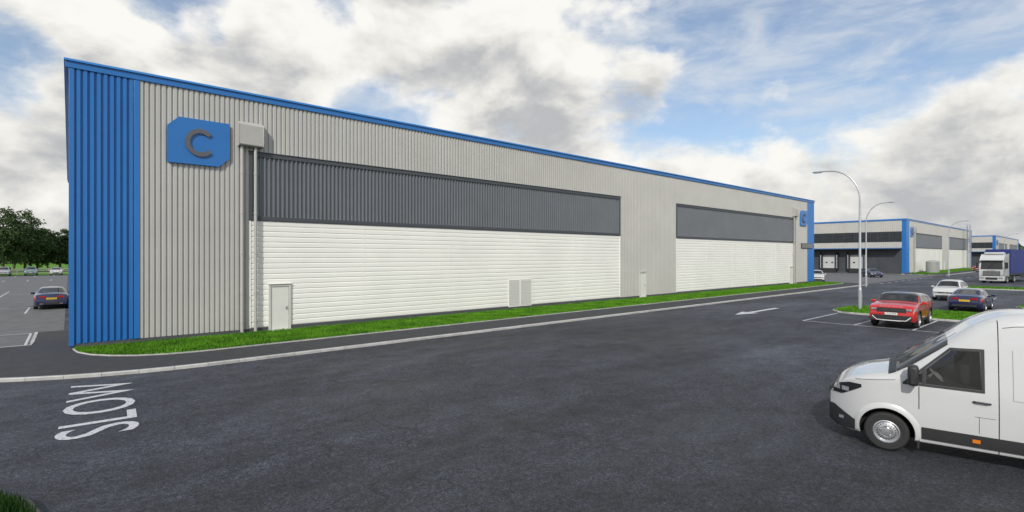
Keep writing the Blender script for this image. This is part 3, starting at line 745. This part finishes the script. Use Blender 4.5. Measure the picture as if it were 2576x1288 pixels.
# ---- van
WX=2.08
def make_van():
    L,Wd=6.0,2.04
    S=Shell(L,Wd,[(-3.0,2.3),(-2.96,2.56),(-2.7,2.62),(.2,2.63),(.45,2.60),(.66,2.52),(.92,2.36),(1.16,2.14),(1.96,1.50),(2.15,1.43),(2.45,1.36),(2.70,1.26),(2.86,1.15),(2.95,1.02),(3.0,.82)],
      [(-3,.4),(-2.8,.3),(-2.6,.26),(1.4,.24),(2.6,.22),(2.85,.24),(3,.32)],[(-3,1.25),(.5,1.25),(1.6,1.24),(2.2,1.22),(2.7,1.13),(3,.9)],tumble=.12,af=.42,ar=.05,cf=.95,rail=.22,dl=.10,pw=2.5,crown=.06)
    R=empty('delivery_van',label='white high-roof panel van with black lower trim',category='van')
    b=obj('body',S.body(nx=120,ns=6),[P_white],R)
    def win(mb):
        mb.prismy([(.77,1.31),(.79,1.95),(1.16,1.93),(1.50,1.57),(1.51,1.31)],-1.3,1.3,1)
        mb.prismy([(1.56,1.32),(1.56,1.50),(1.73,1.34),(1.73,1.32)],-1.3,1.3,1)
    cut_arches(b,(WX,-1.60),.42,Wd,.36,extra=win)
    mb=MB(); S.over(mb,1.20,1.93,5.55,nx=16,nv=20); obj('windscreen',mb,M['glass'],R)
    mb=MB(); S.over(mb,1.935,2.05,5.5,nx=3,nv=20); obj('scuttle',mb,M['black'],R)
    for sg in (1,-1):
        st=empty('seat',(.98,sg*.42,1.30),0,R)
        mb=MB(); mb.box(-.12,.05,-.24,.24,0,.36); obj('backrest',mb,M['seat'],st,bevel=.05)
        mb=MB(); mb.box(-.10,.02,-.13,.13,.38,.58); obj('headrest',mb,M['seat'],st,bevel=.04)
    mb=MB(); c=Vector((1.36,.40,1.42)); ax=Vector((-.75,0,.66)).normalized(); u=Vector((0,1,0)); q=ax.cross(u)
    ring=[c+u*.2*math.cos(t)+q*.2*math.sin(t) for t in np.linspace(0,2*math.pi,25)]
    mb.tube(ring,.018,8); mb.tube([c+u*.19,c-u*.19],.02,6); mb.tube([c,c-ax*.2],.03,6); obj('steering_wheel',mb,M['platew'],R)
    top=lambda x: 1.985-max(0,x-.8)*.05 if x<1.17 else 1.967-(x-1.17)*1.02
    for sg in (1,-1):
        mb=MB(); S.sidez(mb,list(np.linspace(.74,1.52,18)),lambda x:1.275,lambda x:top(x),sg,off=.006); 
        S.sidez(mb,list(np.linspace(1.55,1.83,8)),lambda x:1.275,lambda x:max(top(x),1.29),sg,off=.006)
        obj('side_window',mb,M['tint'],R)
        mb=MB(); S.sidez(mb,[.73,.77],lambda x:1.265,lambda x:1.985,sg,off=.010)
        S.sidez(mb,list(np.linspace(.73,1.84,24)),lambda x:1.265,lambda x:1.30,sg,off=.011,nv=1)
        S.sidez(mb,list(np.linspace(.73,1.84,26)),lambda x:max(top(x)-.03,1.27),lambda x:max(top(x)+.012,1.29),sg,off=.011,nv=1)
        S.sidez(mb,[1.51,1.56],lambda x:1.27,lambda x:top(x),sg,off=.0115)
        obj('window_seal',mb,M['black'],R)
        mb=MB()
        S.side(mb,.55,.562,1.6,5.6,sg,off=.003,nx=1,nv=24)
        S.sidez(mb,[1.60,1.612],lambda x:.85,lambda x:1.25,sg,off=.003)
        S.side(mb,-.75,-.738,1.6,5.4,sg,off=.003,nx=1,nv=24)
        S.side(mb,-2.7,.5,5.02,5.04,sg,off=.003,nx=20,nv=1)
        S.sidez(mb,list(np.linspace(1.95,2.56,14)),lambda x:1.32-.14*(x-1.95)-.004,lambda x:1.32-.14*(x-1.95)+.004,sg,off=.004,nv=1)
        obj('door_seam',mb,M['well'],R)
        mb=MB(); S.sidez(mb,list(np.linspace(-.62,.38,8)),lambda x:1.20,lambda x:2.02,sg,off=.012)
        obj('panel_pressing',mb,P_white,R)
        mb=MB(); S.sidez(mb,list(np.linspace(-1.12,1.57,30)),lambda x:.33,lambda x:.54,sg,off=.018,nv=4); obj('side_trim',mb,M['black'],R)
        mb=MB(); S.sidez(mb,list(np.linspace(-2.9,-2.10,10)),lambda x:.33,lambda x:.54,sg,off=.018,nv=4); obj('side_trim',mb,M['black'],R)
        for cx in (WX,-1.60):
            mb=MB(); rows=[]
            for rr,oo in ((.415,-.01),(.425,.03),(.465,.03),(.52,0.0)):
                row=[]
                for i in range(29):
                    a=math.radians(-10+200*i/28); x=cx+rr*math.cos(a); z=max(.36+rr*math.sin(a),.26); v=S.vz(x,z)
                    p=S.pt(x,v,sg); row.append((p.x,p.y+sg*oo,p.z))
                rows.append(row)
            mb.grid(rows); obj('wheel_arch_lip',mb,P_white,R)
        xs=list(np.linspace(2.46,2.97,16))
        hlo=lambda x:.90+max(0,2.78-x)*.62
        mb=MB(); S.sidez(mb,xs,hlo,lambda x:max(hlo(x)+.01,1.155-max(0,x-2.66)*.35),sg,off=.010); obj('headlight',mb,M['glass'],R)
        for a,b in ((2.66,2.78),(2.81,2.93)):
            mb=MB(); S.sidez(mb,list(np.linspace(a,b,4)),lambda x:.975,lambda x:1.055,sg,off=.018,nv=3); obj('headlight_lamp',mb,M['lens'],R)
        mb=MB(); S.sidez(mb,list(np.linspace(2.56,2.998,18)),lambda x:.26,lambda x:.46+.20*min(1,(x-2.56)/.35),sg,off=.018,nv=8); obj('bumper',mb,M['black'],R)
        mb=MB(); S.sidez(mb,[2.74,2.82],lambda x:.42,lambda x:.48,sg,off=.03,nv=2); obj('fog_lamp',mb,M['lens'],R)
        mb=MB(); S.sidez(mb,[.79,.89],lambda x:.41,lambda x:.47,sg,off=.03,nv=2); obj('side_marker',mb,M['amber'],R)
        mb=MB(); p=S.pt(.78,S.vz(.78,1.10),sg); mb.tube([(.66,p.y+sg*.012,p.z),(.69,p.y+sg*.04,p.z+.005),(.85,p.y+sg*.04,p.z+.01),(.88,p.y+sg*.012,p.z+.005)],.016,8); obj('door_handle',mb,M['black'],R)
        mr=empty('mirror',(1.68,sg*1.16,1.46),0,R)
        mb=MB(); mb.box(-.07,.09,-.12,.12,-.17,.19); obj('mirror_housing',mb,M['black'],mr,bevel=.05)
        mb=MB(); mb.tube([(.02,-sg*.05,-.14),(.0,-sg*.22,-.2)],.04,8); obj('mirror_arm',mb,M['black'],mr)
        mb=MB(); S.side(mb,-2.98,-2.9,3.2,4.4,sg,off=.01,nx=2,nv=5); obj('tail_light',mb,M['red_lens'],R)
        mb=MB()
        S.sidez(mb,[.60,.86],lambda x:.85,lambda x:.856,sg,off=.003,nv=1);S.sidez(mb,[.80,.806],lambda x:.57,lambda x:.85,sg,off=.003,nv=3)
        obj('flap_seam',mb,M['well'],R)
        mb=MB(); mb.box(1.60,1.63,sg*.95-.13,sg*.95+.06,.14,.4); obj('mud_flap',mb,M['black'],R)
    mb=MB(); mb.box(2.98,3.03,-.50,.50,.84,.96); obj('grille',mb,M['black'],R,bevel=.01)
    mb=MB(); mb.box(2.97,3.02,-.56,.56,.34,.66); obj('lower_intake',mb,M['black'],R,bevel=.01)
    add_wheels(R,(WX,-1.60),Wd-.24,.345,.235,'steel')
    return R
van=make_van()
hx=math.atan2(.607,-.795)
wxp=Vector((6.74*K,9.22*K)); h=Vector((math.cos(hx),math.sin(hx))); left=Vector((-h.y,h.x))
loc=wxp-h*WX-left*1.0
van.location=(loc.x,loc.y,RZ+.004); van.rotation_euler=(0,0,hx)
# ---- truck
def make_truck():
    R=empty('articulated_lorry',label='white lorry cab pulling a blue curtain-sided trailer',category='lorry')
    mb=MB(); mb.prismy([(-2.1,.95),(0,.95),(.05,1.7),(-.12,2.95),(-.45,3.45),(-.9,3.75),(-2.1,3.85)],-1.24,1.24); obj('cab',mb,P_white,R,bevel=.08)
    mb=MB(); mb.add([(.07,-1.1,1.85),(.07,1.1,1.85),(-.085,1.05,2.85),(-.085,-1.05,2.85)],[(0,1,2,3)]); obj('windscreen',mb,M['glass'],R)
    split_box(R,'sun_visor',M['black'],(-.12,.18,-1.12,1.12,2.86,3.02),bevel=.02)
    split_box(R,'grille',M['black'],(.0,.09,-.85,.85,.98,1.62)); 
    split_box(R,'grille_bar',P_white,*[(.08,.10,-.82,.82,1.06+i*.13,1.09+i*.13) for i in range(5)])
    split_box(R,'bumper',P_white,(-.5,.14,-1.25,1.25,.3,.93),bevel=.05)
    split_box(R,'lower_intake',M['black'],(.1,.15,-.6,.6,.45,.75))
    for sg in (1,-1):
        split_box(R,'headlight',M['lens'],(.1,.16,sg*.92-.22,sg*.92+.22,.58,.82),bevel=.02)
        split_box(R,'side_window',M['glass'],(-1.0,-.2,sg*1.245-.006,sg*1.245+.006,1.9,2.75))
        split_box(R,'mirror',M['black'],(-.12,.02,sg*1.5-.1,sg*1.5+.1,1.95,2.75),(-.1,-.04,sg*1.33-.12,sg*1.33+.12,2.6,2.65),bevel=.03)
        split_box(R,'side_skirt',M['black'],(-3.4,-2.2,sg*1.1-.1,sg*1.1+.1,.45,.95))
        split_box(R,'cab_step',M['black'],(-.95,-.5,sg*1.2-.06,sg*1.2+.06,.35,.93))
    split_box(R,'air_deflector',P_white,(-1.9,-.9,-1.0,1.0,3.8,4.1),bevel=.1)
    text_obj('lettering','SCANIA',.9,.11,M['black'],R,(.12,0,1.70),(math.pi/2,0,math.pi/2))
    split_box(R,'chassis',M['black'],(-15.8,-.5,-.5,.5,.75,.95))
    T=empty('trailer',parent=R)
    n=68
    for sg in (1,-1):
        mb=MB(); r0=[];r1=[]
        for i in range(n*2+1):
            x=-2.7-13.4*i/(n*2); o=1.25+.03*(i%4<2); r0.append((x,sg*o,1.25)); r1.append((x,sg*o,4.35))
        mb.grid([r0,r1]); obj('curtain',mb,M['curtain'],T)
    split_box(T,'trailer_frame',M['curtain'],(-16.15,-2.65,-1.27,1.27,4.36,4.5),(-16.15,-16.1,-1.27,1.27,1.1,4.36),(-2.7,-2.62,-1.27,1.27,1.1,4.36))
    split_box(T,'trailer_bed',M['black'],(-16.15,-2.65,-1.28,1.28,1.0,1.24),(-12,-8,-1.2,-1.15,.5,1.0),(-12,-8,1.15,1.2,.5,1.0))
    add_wheels(R,(-1.35,-4.6,-11.8,-13.1,-14.4),2.2,.5,.32,'alloy5')
    return R
tr=make_truck(); place(tr,90*K,9.5*K,173)
# ------------------------------------------------------------ trees
def tree_meshes(h,spread,seed,leaf=.30,nc=105,per=80):
    r=np.random.default_rng(seed); rd=random.Random(seed)
    mb=MB(); mb.tube([(0,0,-.2),(.1,0,h*.2),(.0,.1,h*.45),(.1,.1,h*.8)],[.28,.2,.14,.04],8)
    cents=[]
    while len(cents)<nc:
        p=r.uniform(-1,1,3); q=np.dot(p,p)
        if q<1 and q>.12:
            z=h*.56+p[2]*h*.43*rd.uniform(.8,1.05); k=1-.3*max(0,p[2]); cents.append(np.array([p[0]*spread*k*rd.uniform(.8,1.15),p[1]*spread*k,z]))
    for c in cents[:18]:
        z0=rd.uniform(.2,.6)*h; mb.tube([(0.05,.05,z0),tuple((np.array([0,0,z0+ .5])+c)/2),tuple(c)],[.09,.05,.015],5)
    tm=mesh_of('trunk',mb,[M['bark']])
    V=[];F=[];k=0
    for c in cents:
        R_=rd.uniform(.06,.12)*h
        n=int(per*rd.uniform(.5,1.3)); q=r.normal(size=(n,3)); q/=np.linalg.norm(q,axis=1)[:,None]; q*=(r.random(n)**.5)[:,None]*R_*np.array([1.1,1.1,.7])
        for p in q:
            a=r.normal(size=3);a/=np.linalg.norm(a); b=np.cross(a,r.normal(size=3)); b/=np.linalg.norm(b); s=leaf*rd.uniform(.5,1.1); o=c+p
            V+=[o-a*s,o+b*s*.5,o+a*s,o-b*s*.5]; F.append((k,k+1,k+2,k+3)); k+=4
    me=bpy.data.meshes.new('crown'); me.from_pydata([tuple(v) for v in V],[],F); me.materials.append(M['leaf'])
    return tm,me
TM=[tree_meshes(14.5,4.6,1),tree_meshes(11,4.0,2),tree_meshes(9,4.2,3,nc=75)]
def pxw(x,Y): return ((x-1288)/1288*Y,Y)
for x,Y,v,s in ((8,110,0,1.0),(62,116,0,1.0),(95,128,1,.92),(150,124,2,1.12),(176,130,2,1.15),(-40,112,1,1.1),(35,134,2,1.1),(120,150,1,.85),(198,128,1,1.0),(-90,114,0,.95)):
    X,Yy=pxw(x,Y); a=random.uniform(0,6)
    t=empty('tree',(X,Yy,RZ),a,label='leafy broadleaf tree standing on the grass field',category='tree',group='trees along the far field edge'); t.scale=(s,s,s)
    obj('trunk',TM[v][0],None,t); obj('crown',TM[v][1],None,t)
V=[];F=[];k=0
for i in range(26000):
    az=rng.uniform(-60,62); az=math.radians(az); R_=rng.uniform(330,400); 
    hh=(9+4*math.sin(az*23)+3*math.sin(az*57+1)+2*math.sin(az*131)); hh=hh*(1 if az<0 else .75); z=rng.random()**.7*hh
    o=np.array([R_*math.sin(az),R_*math.cos(az),z]); a=rng.normal(size=3);a/=np.linalg.norm(a);b=np.cross(a,rng.normal(size=3));b/=np.linalg.norm(b);s=rng.uniform(.8,1.8)
    V+=[o-a*s,o+b*s*.7,o+a*s,o-b*s*.7];F.append((k,k+1,k+2,k+3));k+=4
me=bpy.data.meshes.new('far_wood'); me.from_pydata([tuple(v) for v in V],[],F); me.materials.append(M['leaf2']); o=link(bpy.data.objects.new('far_wood',me)); o['kind']='stuff'
# ------------------------------------------------------------ sky
w=bpy.data.worlds.new('World'); sc.world=w; w.use_nodes=True; nt=w.node_tree; nt.nodes.clear(); N=nt.nodes.new; L=nt.links.new
SE=math.radians(36); sun_h=Vector((-.25,-.97,0)).normalized()
out=N('ShaderNodeOutputWorld'); sky=N('ShaderNodeTexSky'); sky.sky_type='NISHITA'; sky.sun_disc=False; sky.sun_elevation=SE; sky.sun_rotation=math.atan2(sun_h.x,sun_h.y); sky.air_density=1.0; sky.dust_density=1.0; sky.ozone_density=1.8
tc=N('ShaderNodeTexCoord')
def vmath(op,a,b=None,s=None):
    n=N('ShaderNodeVectorMath'); n.operation=op
    for i,x in enumerate((a,b)):
        if x is None: continue
        if isinstance(x,(tuple,list)): n.inputs[i].default_value=x
        else: L(x,n.inputs[i])
    if s is not None: n.inputs['Scale'].default_value=s
    return n
def math_(op,a,b=None,c=None,clamp=False):
    n=N('ShaderNodeMath'); n.operation=op; n.use_clamp=clamp
    for i,x in enumerate((a,b,c)):
        if x is None: continue
        if isinstance(x,(int,float)): n.inputs[i].default_value=x
        else: L(x,n.inputs[i])
    return n.outputs[0]
def mr(x,a,b,c,d,sm=True):
    n=N('ShaderNodeMapRange'); n.interpolation_type='SMOOTHSTEP' if sm else 'LINEAR'
    for i,v in enumerate((a,b,c,d)): n.inputs[i+1].default_value=v
    L(x,n.inputs[0]); return n.outputs[0]
D=vmath('NORMALIZE',tc.outputs['Generated']).outputs[0]
sep=N('ShaderNodeSeparateXYZ'); L(D,sep.inputs[0])
flat=vmath('MULTIPLY',D,(1,1,1.6)).outputs[0]
def fbm(vec,scale,detail,rough=.55,dist=0.):
    n=N('ShaderNodeTexNoise'); n.inputs['Scale'].default_value=scale; n.inputs['Detail'].default_value=detail; n.inputs['Roughness'].default_value=rough; n.inputs['Distortion'].default_value=dist
    L(vec,n.inputs['Vector']); return n.outputs['Fac']
def blob(x,y,rad,wt):
    v=Vector((x-1288,1288,644-y)).normalized()
    d=vmath('DOT_PRODUCT',D,tuple(v)).outputs['Value']
    return math_('MULTIPLY',mr(d,math.cos(rad),1,0,1),wt)
acc=None
for b in ((700,120,.28,.13),(330,110,.16,.11),(1150,110,.22,.13),(1420,40,.16,.13),(60,340,.16,.14),(80,480,.2,.10),(1250,400,.2,.10),(1700,400,.25,.09),(2150,400,.25,.12),(2500,330,.18,.08),
          (50,190,.10,-.24),(470,20,.09,-.22),(930,320,.10,-.20),(1280,300,.08,-.12),(1650,200,.22,-.12),(2050,150,.30,-.14),(2450,110,.3,-.08)):
    t=blob(*b); acc=t if acc is None else math_('ADD',acc,t)
low=mr(sep.outputs['Z'],.0,.28,.12,.0); acc=math_('ADD',acc,low)
n1=fbm(flat,4.6,10,.56,.15)
dens=math_('ADD',n1,acc)
up=vmath('ADD',flat,(.03,-.03,.070)).outputs[0]
n2=fbm(up,4.6,8,.54,.15)
mask=mr(dens,.45,.60,0,1)
thick=mr(math_('ADD',n2,math_('MULTIPLY',acc,.40)),.47,.72,0,1)
fine=fbm(flat,10,7,.62)
sh=math_('ADD',thick,mr(fine,.3,.7,-.16,.16,False),clamp=True)
cr=N('ShaderNodeValToRGB'); e=cr.color_ramp.elements; e[0].position=0; e[0].color=(.97,.955,.91,1); e[1].position=1; e[1].color=(.50,.51,.525,1)
m_=cr.color_ramp.elements.new(.5); m_.color=(.78,.77,.735,1)
L(sh,cr.inputs[0])
cv=vmath('MULTIPLY',D,(1.5,1.2,4.2)).outputs[0]
cir=fbm(cv,4.0,9,.62,.35)
cm=math_('MULTIPLY',mr(cir,.36,.72,.12,.80),mr(sep.outputs['Z'],.02,.15,.7,1))
bs=N('ShaderNodeBackground'); bs.inputs[1].default_value=.14; L(sky.outputs[0],bs.inputs[0])
bc=N('ShaderNodeBackground'); bc.inputs[1].default_value=1.0; L(cr.outputs[0],bc.inputs[0])
bci=N('ShaderNodeBackground'); bci.inputs[0].default_value=(.76,.80,.84,1); bci.inputs[1].default_value=.95
x1=N('ShaderNodeMixShader'); L(cm,x1.inputs[0]); L(bs.outputs[0],x1.inputs[1]); L(bci.outputs[0],x1.inputs[2])
x2=N('ShaderNodeMixShader'); L(mask,x2.inputs[0]); L(x1.outputs[0],x2.inputs[1]); L(bc.outputs[0],x2.inputs[2]); L(x2.outputs[0],out.inputs[0])
su=bpy.data.lights.new('sun','SUN'); su.energy=3.3; su.angle=math.radians(1.2); su.color=(1,.945,.86)
so=link(bpy.data.objects.new('sun',su)); sd=Vector((sun_h.x*math.cos(SE),sun_h.y*math.cos(SE),math.sin(SE)))
so.rotation_euler=(-sd).to_track_quat('-Z','Y').to_euler(); so.location=(0,0,60)
cam=bpy.data.cameras.new('camera'); cam.lens=18; cam.sensor_width=36; cam.clip_end=6000; cam.clip_start=.1
co=link(bpy.data.objects.new('camera',cam)); co.location=(0,0,3.5); co.rotation_euler=(math.pi/2,0,0); sc.camera=co
if DBG:
    v=Vector((DBG[0]-1288,1288,644-DBG[1])); co.rotation_euler=v.to_track_quat('-Z','Y').to_euler(); cam.lens=DBG[2]
sc.view_settings.view_transform='Standard'; sc.view_settings.look='None'; sc.view_settings.exposure=0
